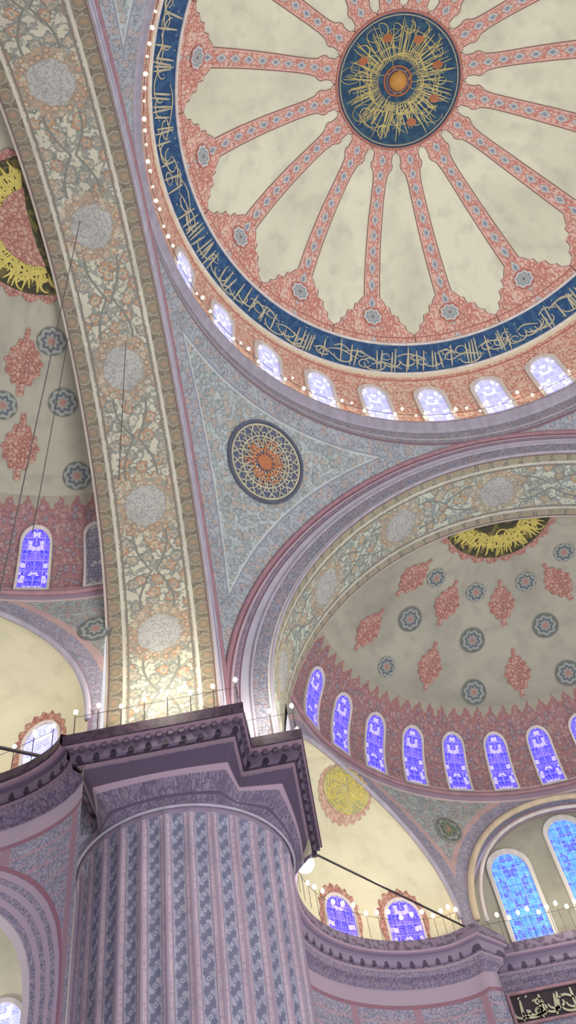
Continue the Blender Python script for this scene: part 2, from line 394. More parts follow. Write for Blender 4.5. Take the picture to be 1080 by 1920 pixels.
def radial_script(r0,r1,n,seed,w,swirl=.5):
    R=random.Random(seed); out=[]
    for i in range(n):
        a=2*PI*i/n+R.uniform(-.1,.1); sw=R.uniform(.1,swirl)*R.choice((1,1,-1)); ra=r0*R.uniform(.9,1.5); rb=r1*R.uniform(.75,1)
        out.append(([((ra+(rb-ra)*t)*math.cos(a+sw*t*t),(ra+(rb-ra)*t)*math.sin(a+sw*t*t)) for t in np.linspace(0,1,12)],w))
        rr=r1*R.uniform(.3,.9); cx,cy=rr*math.cos(a+.2),rr*math.sin(a+.2); q=r1*R.uniform(.07,.15)
        out.append(([(cx+q*math.cos(t)*1.5,cy+q*math.sin(t)) for t in np.linspace(0,PI*1.7,12)],w*.8))
        if i%2==0:
            rr=r1*R.uniform(.5,.95); out.append(([(rr*math.cos(a+t),rr*math.sin(a+t)) for t in np.linspace(0,R.uniform(.3,.9),12)],w))
    return out
def round_inscription(r0,r1,n,seed,w):
    R=random.Random(seed); out=[]
    for i in range(n):
        a=2*PI*(i+R.uniform(-.25,.25))/n; rb=r1*R.uniform(.78,1); c=R.uniform(-.12,.12)
        out.append(([((r0+(rb-r0)*t)*math.cos(a+c*t),(r0+(rb-r0)*t)*math.sin(a+c*t)) for t in np.linspace(0,1,8)],w*R.uniform(.9,1.3)))
        if i%3==0:
            rr=r0+(r1-r0)*R.uniform(.05,.25); l=R.uniform(.35,.8); out.append(([(rr*math.cos(a+l*t)*(1+.1*math.sin(t*PI)),rr*math.sin(a+l*t)*(1+.1*math.sin(t*PI))) for t in np.linspace(0,1,12)],w*1.3))
        if i%4==1:
            rr=r1*R.uniform(.55,.9); q=r1*R.uniform(.08,.13); cx,cy=rr*math.cos(a),rr*math.sin(a)
            out.append(([(cx+q*math.cos(t+a),cy+q*math.sin(t+a)) for t in np.linspace(0,PI*1.4,12)],w*1.2))
    return out
def rosette(r0,r1,n,w,rings=3):
    out=[]
    for i in range(n):
        a=2*PI*i/n
        for s in(1,-1): out.append(([((r0+(r1-r0)*t)*math.cos(a+s*.9*math.sin(t*PI)*(2*PI/n)),(r0+(r1-r0)*t)*math.sin(a+s*.9*math.sin(t*PI)*(2*PI/n))) for t in np.linspace(0,1,14)],w))
        q=r1*.06
        for k in range(rings): rr=r0+(r1-r0)*(k+.6)/rings; aa=a+PI/n*(k%2); out.append(([(rr*math.cos(aa)+q*math.cos(t),rr*math.sin(aa)+q*math.sin(t)) for t in np.linspace(0,2*PI*.9,8)],w))
    return out
# ------------------------------------------------------------------ MAIN DOME
def zr(r):
    r=np.asarray(r,float); e=32.4+12.72*np.sqrt(np.maximum(1-(np.minimum(r,10.2)/11.8)**2,0)); z2=zr_e+(r-10.2)*(37.73-zr_e)/.99
    return np.where(r<10.2,e,z2)
zr_e=32.4+12.72*math.sqrt(1-(10.2/11.8)**2)
def Sdome(th,r): return np.stack([r*np.cos(th),r*np.sin(th),zr(r)],-1)
def Rb(z): return np.interp(z,[33.0,33.6,35,36.5,37.73],[11.72,11.72,11.66,11.5,11.19])
def Sband(th,z): R=Rb(z); return np.stack([R*np.cos(th),R*np.sin(th),z+0*th],-1)
def Sap(x,y): r=np.sqrt(x*x+y*y); return np.stack([x,y,zr(r)],-1)
TH=np.linspace(0,2*PI,361)
dome=thing('dome','vast cream central dome with salmon spokes and a navy inscription ring','dome')
grid('painted_field',Sdome,TH,np.linspace(2.7,10.21,26),MS['field'],dome,{'A':lambda U,V:(V*np.cos(U),V*np.sin(U))})
grid('window_band',Sband,TH,np.linspace(33.3,37.73,12),MS['dband'],dome,{'A':lambda U,V:(U*11.5,V)})
ib=grid('inscription_band',Sdome,TH,np.linspace(10.2,11.19,6),MS['band'],dome,{'A':lambda U,V:(U*10.6,V)})
def Sflip(a,b): return Sdome(-a/10.7+rad(150),11.12-b*.66)
ribbons('inscription',Sflip,0,0,glyphs(36,1.25,3,.07,1.9),.04,MS['palegold'],ib,(1,1))
ribbons('inscription',Sflip,0,0,[(([(x-36,y) for x,y in p]),w) for p,w in glyphs(36,1.25,5,.07,1.9)],.04,MS['palegold'],ib,(1,1))
for r,w,m in((10.2,.07,'wframe2'),(10.02,.04,'red'),(11.19,.08,'wframe2')):
    tube('band_border',[(r*math.cos(a),r*math.sin(a),float(zr(r))-.02) for a in TH[:-1]],w,MS[m],dome,6,True)
def hw(r):
    pts=[(2.7,.62),(3.1,.62),(3.12,.46),(3.5,.46),(3.55,.56),(3.85,.5),(3.9,.38),(4.4,.33),(5,.33),(8.2,.39),(8.8,.4),(8.85,.56),(9.03,.6),(9.08,.86),(9.3,.92),(9.35,1.24),(9.6,1.32),(9.64,1.56),(9.86,1.64),(9.9,2.0),(10.2,2.0)]
    x=np.interp(r,[p[0] for p in pts],[p[1] for p in pts]); return np.minimum(x,PI*np.asarray(r)/16)
rr_=np.array(sorted(set(list(np.linspace(2.75,10.18,60))+[3.11,3.52,3.87,8.82,9.05,9.09,9.32,9.36,9.62,9.65,9.88])))
for k in range(16):
    a0=rad(85.7+22.5*k)
    U,V=np.meshgrid(np.linspace(-1,1,9),rr_,indexing='ij'); L=U*hw(V)
    P=Sdome(a0+L/V,V); P[...,2]-=.03
    n,m=U.shape; F=[(i*m+j,(i+1)*m+j,(i+1)*m+j+1,i*m+j+1) for i in range(n-1) for j in range(m-1)]
    sp=mk('spoke',P.reshape(-1,3),F,MS['spoke'],dome,{'A':np.stack([L.ravel(),V.ravel()],-1),'B':np.stack([(hw(V)-abs(L)).ravel(),V.ravel()],-1)})
    decal('star_roundel',Sdome,a0,9.45,[(x,y*1.1) for x,y in circ_out(.48,28)],.06,MS['star'],sp)
med=decal('medallion',Sap,1e-3,1e-3,circ_out(2.86,72),.05,MS['navy'],dome,10,(0,0),(1,1))
ribbons('medallion_script',Sap,0,0,round_inscription(.9,2.66,92,4,.04)+radial_script(1.0,2.6,18,8,.035,.5),.08,MS['gold'],med,(1,1))
for r,m,w in((2.88,'red',.07),(2.72,'palegold',.03),(.62,'amber',.05),(.48,'pink',.04)):
    tube('medallion_ring',[(r*math.cos(a),r*math.sin(a),float(zr(r))-.06) for a in TH[:-1:3]],w,MS[m],med,6,True)
for i in range(6):
    a=rad(215+i*44); decal('copper_drop',Sap,1.9*math.cos(a),1.9*math.sin(a),[(x*1.3,y*1.0) for x,y in circ_out(.18,16)],.1,MS['amber'],med,2,(0,0),(1,1))
lathe('gilded_boss',[(.42,0),(.4,-.1),(.3,-.22),(.16,-.3),(0,-.33)],MS['orange'],med,(0,0,44.98),24)
dc=thing('dome_cornice','lavender moulded ring cornice running under the windows of the central dome','cornice')
RL=[11.76,11.62,11.62,11.5,11.5,11.76]; ZL=[33.05,33.15,33.35,33.42,33.62,33.64]
grid('ledge',lambda a,b:np.stack([np.interp(b,range(6),RL)*np.cos(a),np.interp(b,range(6),RL)*np.sin(a),np.interp(b,range(6),ZL)],-1),TH,np.arange(6.),MS['lav'],dc)
rl=thing('lamp_rail','ring of small lit bulbs on an iron rail around the foot of the central dome','lamp')
tube('rail',[(11.42*math.cos(a),11.42*math.sin(a),34.05) for a in TH[:-1:2]],.012,MS['cable'],rl,5,True)
bulb_prof=[(0,-.09),(.05,-.075),(.075,-.02),(.06,.05),(.025,.09),(0,.1)]
def bulb(p,parent,s=1.0): return lathe('bulb',[(r*s,z*s) for r,z in bulb_prof],MS['bulb'],parent,p,8)
for k in range(90):
    a=rad(40+k*2.32)
    bulb((11.4*math.cos(a),11.4*math.sin(a),34.2+.35*math.sin(k*2.3)),rl,.65+.35*((k*7)%3)/2)
for i,k in enumerate(range(5,-4,-1)):
    window(Sband,rad(97+12.857*k),33.7,1.15,2.75,MS['gl_dome'],MS['wframe2'],'%s pale arched window from the left along the base of the central dome'%ORD[i],.17,.12,'windows of the central dome')
# ------------------------------------------------------------------ arch curves
def archz(r,a): s=np.sin(a); return ZS+r*KA*(s+TP*s**4)
def stilt(r,v):
    st=ZS-ZC; L=PI*r*1.02; a=np.clip((v-st)/L,0,1)*PI
    x=r*np.cos(a); z=archz(r,a); z=np.where(v<st,ZC+v,z); z=np.where(v>st+L,ZS-(v-st-L),z)
    return x,z
def arch(axis,D,label):
    def So(u,v):
        x,z=stilt(C0,v); x=-x if axis=='F' else x
        return np.stack([x,T+u+0*x,z],-1) if axis=='F' else np.stack([-T-u+0*x,x,z],-1)
    def Sf(u,v):
        x,z=stilt(C0,v); a=np.clip((v-(ZS-ZC))/(PI*C0*1.02),0,1)*PI
        xx=(C0+u)*np.cos(a); zz=np.where((v<(ZS-ZC))|(v>ZS-ZC+PI*C0*1.02),z,archz(C0+u,a)); xx=-xx if axis=='F' else xx
        return np.stack([xx,T+0*xx,zz],-1) if axis=='F' else np.stack([-T+0*xx,xx,zz],-1)
    Lv=PI*C0*1.02+2*(ZS-ZC)
    px=[(613,1120),(755,1005),(930,920)] if axis=='F' else [(60,130),(155,420),(220,690),(270,950),(300,1190)]
    vs=sorted(find(So,p,(D*.3,D*.7),(0,Lv*.62))[1] for p in px)
    per=(vs[-1]-vs[0])/(len(vs)-1); v0=float(np.mean([vs[i]-i*per for i in range(len(vs))]))
    t=thing('arch',label,'arch')
    if axis=='L': mt=m_soffit('left_soffit_paint',D,v0,per,(188,184,166),(166,134,110),(138,140,132),(130,122,106),D*.17,(174,150,126))
    else: mt=m_soffit('front_soffit_paint',D,v0,per,(184,188,172),(168,142,114),(136,144,140),(148,144,124),D*.15,(176,158,130))
    vv=np.linspace(0,Lv,160)
    grid('soffit',So,np.linspace(0,D,5),vv,mt,t,{'A':lambda U,V:(U,V)})
    grid('face',Sf,np.linspace(0,T-C0,4),vv,MS['face'],t,{'A':lambda U,V:(U,V)})
    def mp(u,off): P=Sf(np.full(len(vv),u),vv); P=P.copy(); P[:,1 if axis=='F' else 0]+=(-off if axis=='F' else off); return P
    tube('moulding',mp(T-C0,.03),.1,MS['pink'],t); tube('moulding',mp(.62,.02),.06,MS['lav'],t); tube('moulding',mp(0,0),.05,MS['lav'],t)
    return t,So
arL,SoL=arch('L',DL,'broad painted great arch rising up the left of the photo, floral soffit with pale ovals')
arF,SoF=arch('F',DFS,'great arch over the right-hand half dome, grey-green floral soffit with lavender mouldings')
# ------------------------------------------------------------------ pendentives
aa=np.linspace(0,PI/2,400); ZA=archz(T,aa); WA=T*np.cos(aa); ZCR=float(ZA[-1])
def pend(q):
    R=rad(90*q)
    def S(s,z):
        w=np.interp(z,ZA,WA); rho=np.sqrt(T*T+w*w); a0=PI/2+np.arctan2(w,T); a1=PI-np.arctan2(w,T)
        th=a0+(a1-a0)*s+R; return np.stack([rho*np.cos(th),rho*np.sin(th),z+0*s],-1)
    def uvA(s,z):
        w=np.interp(z,ZA,WA); rho=np.sqrt(T*T+w*w); a0=PI/2+np.arctan2(w,T); a1=PI-np.arctan2(w,T); th=a0+(a1-a0)*s
        x=rho*np.cos(th);y=rho*np.sin(th); zz=(z-ZS)*T/(ZCR-ZS); 
        return np.sqrt(y*y+zz*zz)-T,np.sqrt(x*x+zz*zz)-T
    def uvB(s,z):
        w=np.interp(z,ZA,WA); a0=PI/2+np.arctan2(w,T); a1=PI-np.arctan2(w,T); return (a0+(a1-a0)*s)*12,z
    def S2(th,z):
        w=np.interp(z,ZA,WA); rho=np.sqrt(T*T+w*w); return np.stack([rho*np.cos(th+R),rho*np.sin(th+R),z+0*th],-1)
    return S,uvA,uvB,S2
plab={0:'grey-blue pendentive with a gilded medallion filling the triangle between the two great arches',1:'sliver of grey-blue pendentive in the top left corner above the left arch',3:'pendentive corner at the right edge below the central dome'}
zz=np.concatenate([np.linspace(ZS,30.5,60),np.linspace(30.6,ZCR,50),np.linspace(ZCR+.03,33.4,8)])
for q in(0,1,3):
    S,uA,uB,S2=pend(q)
    p=grid('pendentive',S,np.linspace(0,1,61),zz,MS['pend'],None,{'A':uA,'B':uB}); tag(p,plab[q],'pendentive')
    if q==0: u0,v0=find(S2,(495,868),(rad(100),rad(170)),(22,31.5)); 
    zt=np.linspace(ZS,ZCR-.01,600); wt=np.interp(zt,ZA,WA); rt=np.sqrt(T*T+wt*wt); st=np.concatenate([[0],np.cumsum(np.hypot(np.diff(zt),np.diff(rt)))]); s0=np.interp(v0,zt,st)
    def S3(a,b,u0=u0,s0=s0,S2=S2,zt=zt,st=st,rt=rt):
        z=np.interp(s0+b,st,zt); rho=np.interp(z,zt,rt); return S2(u0+a/rho,z)
    one=(1,1)
    md=decal('medallion',S3,0,0,circ_out(1.6,56),.05,MS['darkm'],p,6,(0,0),one)
    ribbons('filigree',S3,0,0,rosette(.4,1.5,20,.042,4),.09,MS['palegold'],md,one)
    ribbons('filigree',S3,0,0,radial_script(.2,1.0,18,11+q,.045,.7),.1,MS['amber'],md,one)
    for r1,r2,m in((1.57,1.68,'slate'),(1.47,1.52,'palegold'),(1.02,1.06,'palegold'),(.5,.56,'amber')):
        ring_strip('medallion_ring',S3,0,0,circ_out(r1,56),circ_out(r2,56),.05,.1,MS[m],md,one)
    decal('medallion_centre',S3,0,0,circ_out(.3,24),.1,MS['amber'],md,3,(0,0),one)
# ------------------------------------------------------------------ HALF DOME BAYS
HA=28*PI/180; HWN=RS*math.sin(HA); Z1=18.6; HN=5.25; DEP=2.4
def bay(which):
    al=0 if which=='F' else PI/2; c=(0,T+DF) if which=='F' else (-T-DL,0); ca,sa=math.cos(al),math.sin(al)
    def W(x,y,z): return np.stack([c[0]+ca*x-sa*y,c[1]+sa*x+ca*y,z+0*x],-1)
    side='right-hand' if which=='F' else 'left-hand'
    def Sh(f,p): R=RS*np.cos(p); return W(R*np.cos(f),R*np.sin(f),ZR+HB*np.sin(p))
    def Sap(x,y):
        r=np.sqrt(x*x+y*y)/RS; return W(x,y,ZR+HB*np.sqrt(np.maximum(1-r*r,0)))
    h=thing('half_dome','%s half dome, cream plaster with red lozenges, dark roundels and a burgundy window band'%side,'dome')
    pb=math.asin((27.9-ZR)/HB)
    grid('canopy',Sh,np.linspace(0,PI,121),np.linspace(pb,PI/2,30),MS['cream'],h,{'A':lambda U,V:(U*6,V*9)})
    grid('window_band',Sh,np.linspace(0,PI,121),np.linspace(0,pb,14),MS['redband'],h,{'A':lambda U,V:(U*9.5,ZR+HB*np.sin(V))})
    ax=[150,90,30]
    def zlow(f):
        z=np.full_like(f,ZC)
        for a in ax:
            d=np.abs(f-rad(a)); s=np.clip(1-(np.sin(np.minimum(d,1.5))/math.sin(HA))**2,0,1); z=np.where(d<HA,Z1+HN*np.sqrt(s),z)
        return z
    fs=set(np.linspace(0,PI,181))
    for a in ax:
        for s in(-1,1):
            for e in(-.0005,.0005,.006,.014,.025,.04): fs.add(rad(a)+s*(HA-e))
    fs=np.array(sorted(x for x in fs if 0<=x<=PI))
    def Ssp(f,t):
        zl=zlow(f); z=zl+(ZR-zl)*t; return W(RS*np.cos(f),RS*np.sin(f),z)
    def uvd(f,t):
        zl=zlow(f); z=zl+(ZR-zl)*t; d=np.full_like(f,9.)
        for a in ax:
            p=RS*np.sin(np.clip(f-rad(a),-1.5,1.5)); q=np.sqrt((p/HWN)**2+((z-Z1)/HN)**2)-1; d=np.where(z>Z1-1,np.minimum(d,np.abs(q)*4.7),d)
        return d,z
    grid('spandrel_wall',Ssp,fs,np.linspace(0,1,9),MS['spand'],h,{'A':lambda f,t:(f*10,zlow(f)+(ZR-zlow(f))*t),'B':uvd})
    tube('ring_moulding',[W(np.float64((RS-.05)*math.cos(f)),np.float64((RS-.05)*math.sin(f)),ZR) for f in np.linspace(0,PI,90)],.09,MS['pink'],h)
    Y0=.05; mr=2.35 if which=='F' else 2.25
    O=[(mr*math.cos(a),mr*math.sin(a)) for a in np.linspace(0,PI,40)]
    Of=[((mr+.1+.2*abs(math.sin(a*12)))*math.cos(a),(mr+.1+.2*abs(math.sin(a*12)))*math.sin(a)) for a in np.linspace(0,PI,160)]
    decal('medallion_fringe',Sap,0,Y0,Of,.04,MS['loz'],h,8,(0,.6),(1,1))
    md=decal('medallion',Sap,0,Y0,O,.07,MS['black'],h,8,(0,.6),(1,1))
    if which=='L': decal('medallion_centre',Sap,0,Y0,[(1.3*math.cos(a),1.3*math.sin(a)) for a in np.linspace(0,PI,40)],.12,MS['loz'],md,5,(0,.4),(1,1))
    st=[(([(x,y) for x,y in p if y>.02]),w) for p,w in round_inscription(1.25,mr*.98,110,21,.065)+round_inscription(1.6,mr*.98,50,22,.06)]
    ribbons('medallion_script',Sap,0,Y0,[s for s in st if len(s[0])>2],.1,MS['brgold'],md,(1,1))
    if which=='F':
        LZ=[(690,1180),(838,1130),(805,1250),(940,1130),(970,1262),(1045,1090),(775,1082)]
        RD=[(768,1160),(885,1200),(888,1298),(1022,1172),(1065,1262),(892,1110),(818,1083),(985,1090),(1057,1035),(724,1250)]
    else:
        LZ=[(45,680),(38,840)]; RD=[(118,755),(145,893),(97,640),(5,760)]
    for p in LZ:
        f,q=find(Sh,p,(0.02,PI-.02),(.2,1.45)); O=[]
        for i in range(96):
            a=2*PI*i/96; x=math.cos(a);y=math.sin(a); k=1+.07*math.cos(a*12)
            yy=1.0*y*abs(y)**.2; O.append((.62*x*k*(1-.2*abs(y)),.84*k*yy if abs(y)<.98 else 1.15*np.sign(y)))
        sc=.95 if which=='F' else 1.02
        decal('lozenge',Sh,f,q,[(x*sc,y*sc) for x,y in O],.04,MS['loz'],h)
    for i,p in enumerate(RD):
        f,q=find(Sh,p,(0.02,PI-.02),(.2,1.45)); s=(.58 if i<5 else .44)*(1 if which=='F' else .85)
        decal('roundel',Sh,f,q,circ_out(s,32),.05,MS['roundel'],h)
    if which=='F': fl=[157.9,146.2,134.5,122.8,111.1,99.4,87.7,76,64.3]
    else: fl=[2.0,14.2]
    for i,fd in enumerate(fl):
        lb=('%s blue stained-glass window from the left in the row under the right-hand half dome'%ORD[i]) if which=='F' else ('dull unlit window half hidden beside the left arch soffit','blue arched window at the left edge in the burgundy band')[i]
        dull=(which=='L' and i==0)
        window(Sh,rad(fd),.035,.75 if dull else .95,2.4,MS['gl_dull'] if dull else MS['gl_blue'],MS['wframe'],lb,.09,.1,'windows of the half domes')
    def niche_dir(a): return np.array([math.cos(rad(a)),math.sin(rad(a))]),np.array([-math.sin(rad(a)),math.cos(rad(a))])
    for a in((150,30) if which=='F' else (30,)):
        d,pv=niche_dir(a)
        def Sn(A,B,d=d,pv=pv):
            c2=np.sqrt(np.maximum(1-A*A-B*B,0)); p=HWN*A; x=np.sqrt(RS*RS-p*p)+DEP*B
            return W(d[0]*x+pv[0]*p,d[1]*x+pv[1]*p,Z1+HN*c2)
        def Sp(th,ps): return Sn(np.cos(th)*np.cos(ps),np.sin(th)*np.cos(ps))
        lab={('F',150):'small cream niche vault with a gold medallion beside the pier, below the right-hand half dome',('F',30):'small cream niche vault beyond the great window bay, mostly past the right edge',('L',30):'small cream niche vault at the left edge above the dark cornice'}[(which,a)]
        nt=thing('niche_vault',lab,'vault')
        grid('vault_shell',Sp,np.linspace(0.001,PI-.001,49),np.linspace(0,PI/2-.01,20),MS['niche'],nt,{'A':lambda U,V:(U*4,V*5)})
        def Sw(th,z): q=Sn(np.cos(th),np.sin(th)); q=q.copy(); q[...,2]=z; return q
        def Sq(th,z):
            c2=np.clip((z-Z1)/HN,0,.999); k=np.sqrt(1-c2*c2); q=Sn(np.cos(th)*k,np.sin(th)*k).copy(); q[...,2]=z; return q
        grid('drum_wall',Sw,np.linspace(0.001,PI-.001,49),np.linspace(16.5,Z1,4),MS['niche'],nt,{'A':lambda U,V:(U*4,V)})
        def edge(t):
            p=HWN*math.cos(t); x=math.sqrt(RS**2-p*p); return W(np.float64(d[0]*x+pv[0]*p),np.float64(d[1]*x+pv[1]*p),Z1+HN*math.sin(t))
        tube('arch_moulding',[edge(t) for t in np.linspace(0,PI,60)],.1,MS['lav'],nt)
        if which=='F' and a==150:
            A0,B0=find(Sn,(646,1474),(-.6,.6),(.02,.7)); decal('medallion_fringe',Sn,A0,B0,[((1.08+.08*abs(math.sin(t*12)))*math.cos(t),(.78+.08*abs(math.sin(t*12)))*math.sin(t)+.1) for t in np.linspace(0,2*PI,150,endpoint=False)],.03,MS['pale_loz'],nt,8,(0,0),(HWN,DEP))
            md=decal('medallion',Sn,A0,B0,[(x*1.0,y*.7) for x,y in circ_out(1.0,40)],.06,MS['soft'],nt,8,(0,0),(HWN,DEP))
            ribbons('medallion_script',Sn,A0,B0,[([(x*1.0,y*.7) for x,y in p],w) for p,w in radial_script(.15,.95,22,5,.045,.9)],.09,MS['brgold'],md,(HWN,DEP))
        wl={('F',150):[(645,1765),(768,1765)],('F',30):[],('L',30):[(72,1475)]}[(which,a)]
        for i,p in enumerate(wl):
            th,zq=find(Sq,p,(.05,PI-.05),(17.3,18.5)); zq=17.6; met=(metric(Sq,th,17.9)[0],1)
            lb=('left-hand','right-hand')[i]+' one of two small blue windows low in the niche beside the pier' if which=='F' else 'small flower-bordered window low in the niche at the left edge'
            O=arch_outline(1.75,2.6,24) 
            decal('window_border',Sq,th,zq,[(x*(1+.07*math.cos(j*2.2)),y*(1+.03*math.cos(j*2.2))) for j,(x,y) in enumerate(O)],.02,MS['loz'],nt,8,(0,1),met)
            window(Sq,th,zq,1.2,2.15,MS['gl_blue'] if which=='F' else MS['gl_dome'],MS['wframe'],lb,.09,.08,'niche windows',met)
    if which=='F':
        gb=thing('window_bay','deep arched bay with cream rim holding tall teal windows, right edge','arch')
        YW=11.0
        def Sb(t,s):
            p=HWN*np.cos(t); y0=np.sqrt(RS*RS-p*p); return W(p,y0+(YW-y0)*s,Z1+HN*np.sin(t))
        grid('bay_soffit',Sb,np.linspace(0,PI,60),np.linspace(0,1,3),MS['face'],gb,{'A':lambda U,V:(V*1.3,U*5)})
        def Swl(p,z): return W(p,YW+0*p,z)
        grid('back_wall',Swl,np.linspace(-5.2,5.2,12),np.linspace(16,24.6,9),MS['cream'],gb,{'A':lambda U,V:(U,V),'B':lambda U,V:(9+0*U,V)})
        tube('rim_moulding',[W(np.float64(HWN*math.cos(t)),np.float64(math.sqrt(RS**2-(HWN*math.cos(t))**2)-.05),Z1+HN*math.sin(t)) for t in np.linspace(0,PI,60)],.13,MS['goldm'],gb)
        tube('rim_moulding',[W(np.float64((HWN-.35)*math.cos(t)),np.float64(math.sqrt(RS**2-(HWN*math.cos(t))**2)+.15),Z1+(HN-.35)*math.sin(t)) for t in np.linspace(0,PI,60)],.08,MS['wframe'],gb)
        for x,zb,hh,lb in((-2.5,18.4,4.0,'tall teal stained-glass window with pale rim, left one in the great bay'),(0.2,19.0,4.45,'tall teal stained-glass window cut by the right edge in the great bay')):
            window(Swl,x,zb,1.45,hh,MS['gl_teal'],MS['wframe2'],lb,.16,.12,'tall windows of the great bay')
    path=[]
    for a in (150,90,30):
        if a==90:
            for f in np.linspace(119.5,60.5,14): path.append(np.array([10.0/math.tan(rad(f)),10.0]))
            for f in(61.5,58.5): path.append(np.array([math.cos(rad(f)),math.sin(rad(f))])*(RS-.3))
        else:
            d,pv=niche_dir(a)
            for t in np.linspace(.42 if a==150 else .001,PI-.001,30):
                p=HWN*math.cos(t); x=math.sqrt(RS*RS-p*p)+DEP*math.sin(t); path.append(d*x+pv*p)
            if a==150:
                for f in(121.5,118.5): path.append(np.array([math.cos(rad(f)),math.sin(rad(f))])*(RS-.3))
    if which=='L': path=path[-45:]
    P=np.array(path); Tn=np.gradient(P,axis=0); Tn/=np.linalg.norm(Tn,axis=1,keepdims=True)+1e-9
    N=np.stack([Tn[:,1],-Tn[:,0]],-1); s=np.sign((N*(-P)).sum(1,keepdims=True)); N=N*s
    PW=np.array([W(np.float64(p[0]),np.float64(p[1]),0)[:2] for p in P]); NW=np.stack([ca*N[:,0]-sa*N[:,1],sa*N[:,0]+ca*N[:,1]],-1)
    prof=[(-.2,ZC),(.7,ZC),(.72,17.55),(.66,17.42),(.5,17.38),(.48,17.05),(.36,16.98),(.3,16.75),(.12,16.66),(0,16.5)]
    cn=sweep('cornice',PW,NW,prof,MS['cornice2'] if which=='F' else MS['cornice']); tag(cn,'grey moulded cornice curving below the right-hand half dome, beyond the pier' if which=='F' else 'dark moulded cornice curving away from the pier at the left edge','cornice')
    s=np.concatenate([[0],np.cumsum(np.linalg.norm(np.diff(PW,axis=0),axis=1))])
    def wallpt(sv,z): return np.stack([np.interp(sv,s,PW[:,0]),np.interp(sv,s,PW[:,1]),z],-1)
    if which=='F':
        wl=grid('wall_front',wallpt,np.linspace(0,s[-1],160),np.linspace(9,16.55,8),MS['lower'],None,{'A':lambda U,V:(U,V),'B':lambda U,V:(9+0*U,V)}); tag(wl,'patterned lavender wall under the far grey cornice','wall',None,'structure')
    else:
        sc=s[-1]-5.1; rO=3.45; zc=11.3
        sv=np.array(sorted(set(list(np.linspace(0,s[-1],140))+[sc-rO+.002,sc+rO-.002,sc-rO-.002,sc+rO+.002,sc+rO-.05,sc+rO-.15,sc+rO-.35])))
        def zl(x): d=np.abs(x-sc); return np.where(d<rO,zc+np.sqrt(np.maximum(rO*rO-d*d,0)),7.0)
        def Swh(sv_,t): z=zl(sv_)+(16.55-zl(sv_))*t; return wallpt(sv_,z)
        wl=grid('wall_left',Swh,sv,np.linspace(0,1,14),MS['lower'],None,{'A':lambda U,V:(U,zl(U)+(16.55-zl(U))*V),'B':lambda U,V:(np.sqrt((U-sc)**2+np.maximum(zl(U)+(16.55-zl(U))*V-zc,0)**2)-rO,V)}); tag(wl,'lavender patterned wall with an arched opening at the lower left','wall',None,'structure')
        Sg=lambda a,b:np.stack([a,17.5+0*a,b],-1)
        gw=grid('wall_gallery',Sg,np.linspace(-32,-13,6),np.linspace(4,24,5),MS['niche'],None,{'A':lambda U,V:(U,V)}); tag(gw,'pale gallery wall seen through the lower left arch','wall',None,'structure')
        window(Sg,-19.6,13.4,1.3,2.1,MS['gl_dome'],MS['wframe'],'bright white window through the lower left arch')
    return h,Sh,W
bF=bay('F'); bL=bay('L')
WF=bF[2]
def Scy(f,z): return WF(RS*np.cos(f),RS*np.sin(f),z)
f,z=find(Scy,(840,1556),(rad(100),rad(140)),(19,24.3)); decal('roundel',Scy,f,z,circ_out(.62,32),.04,MS['roundel'],bF[0]); ribbons('roundel_script',Scy,f,z,radial_script(.1,.42,9,2,.06,.6),.07,MS['tealg'],bF[0])
WL=bL[2]
def Scl(f,z): return WL(RS*np.cos(f),RS*np.sin(f),z)
f,z=find(Scl,(180,1180),(0.01,rad(30)),(20,24.3)); decal('roundel',Scl,f,z,circ_out(.55,32),.04,MS['roundel'],bL[0])
cp=thing('calligraphy_panel','long dark panel of gilded script below the far cornice at the lower right edge','panel')
YP=T+DF+10.0-.06
def Scp(a,b): return np.stack([a,YP+0*a,b],-1)
grid('board',Scp,np.linspace(-4.35,4.35,3),np.linspace(15.35,16.38,3),MS['panel'],cp)
ribbons('script',Scp,-4.25,15.47,glyphs(8.3,.85,9,.085,1.9),.04,MS['palegold'],cp)
ring_strip('frame',Scp,0,15.86,[(-4.3,-.47),(4.3,-.47),(4.3,.47),(-4.3,.47)],[(-4.4,-.56),(4.4,-.56),(4.4,.56),(-4.4,.56)],0,.06,MS['pink'],cp)
# ------------------------------------------------------------------ PIER
pier=thing('pier','massive round fluted pier painted in lavender stripes under a dark stepped cornice','column')
PX,PY,PR=-13.58,14.27,2.98; NF=30
V=[];U=[];F=[]; nz=np.array([-1.5,4,8,11,13,14.5,15.6,16.0,16.2,16.35,16.5]); NS=NF*16
for i in range(NS+1):
    a=2*PI*i/NS; fl=abs(math.cos(a*NF/2))
    for z in nz:
        r=PR-.15*fl**.7*(1 if z<15.7 else max(0,(16.2-z)/.5))
        V.append((PX+r*math.cos(a),PY+r*math.sin(a),z)); U.append((a*NF/(2*PI)+.5,z))
m=len(nz)
for i in range(NS):
    for j in range(m-1): F.append((i*m+j,(i+1)*m+j,(i+1)*m+j+1,i*m+j+1))
mk('shaft',V,F,MS['shaft'],pier,{'A':U})
tube('astragal',[(PX+(PR+.05)*math.cos(a),PY+(PR+.05)*math.sin(a),16.15) for a in TH[:-1:4]],.04,MS['lav'],pier,8,True)
def boxm(name,x0,x1,y0,y1,z0,z1,mat,parent):
    V=[(x,y,z) for x in(x0,x1) for y in(y0,y1) for z in(z0,z1)]
    return mk(name,V,[(0,1,3,2),(4,6,7,5),(0,4,5,1),(2,3,7,6),(0,2,6,4),(1,5,7,3)],mat,parent,{'A':[(v[0]+v[1],v[2]*.3+10) for v in V],'B':[(9,9)]*8},False)
boxm('masonry_core',-16.45,-11.6,12.2,17.0,16.55,19.4,MS['lower'],pier)
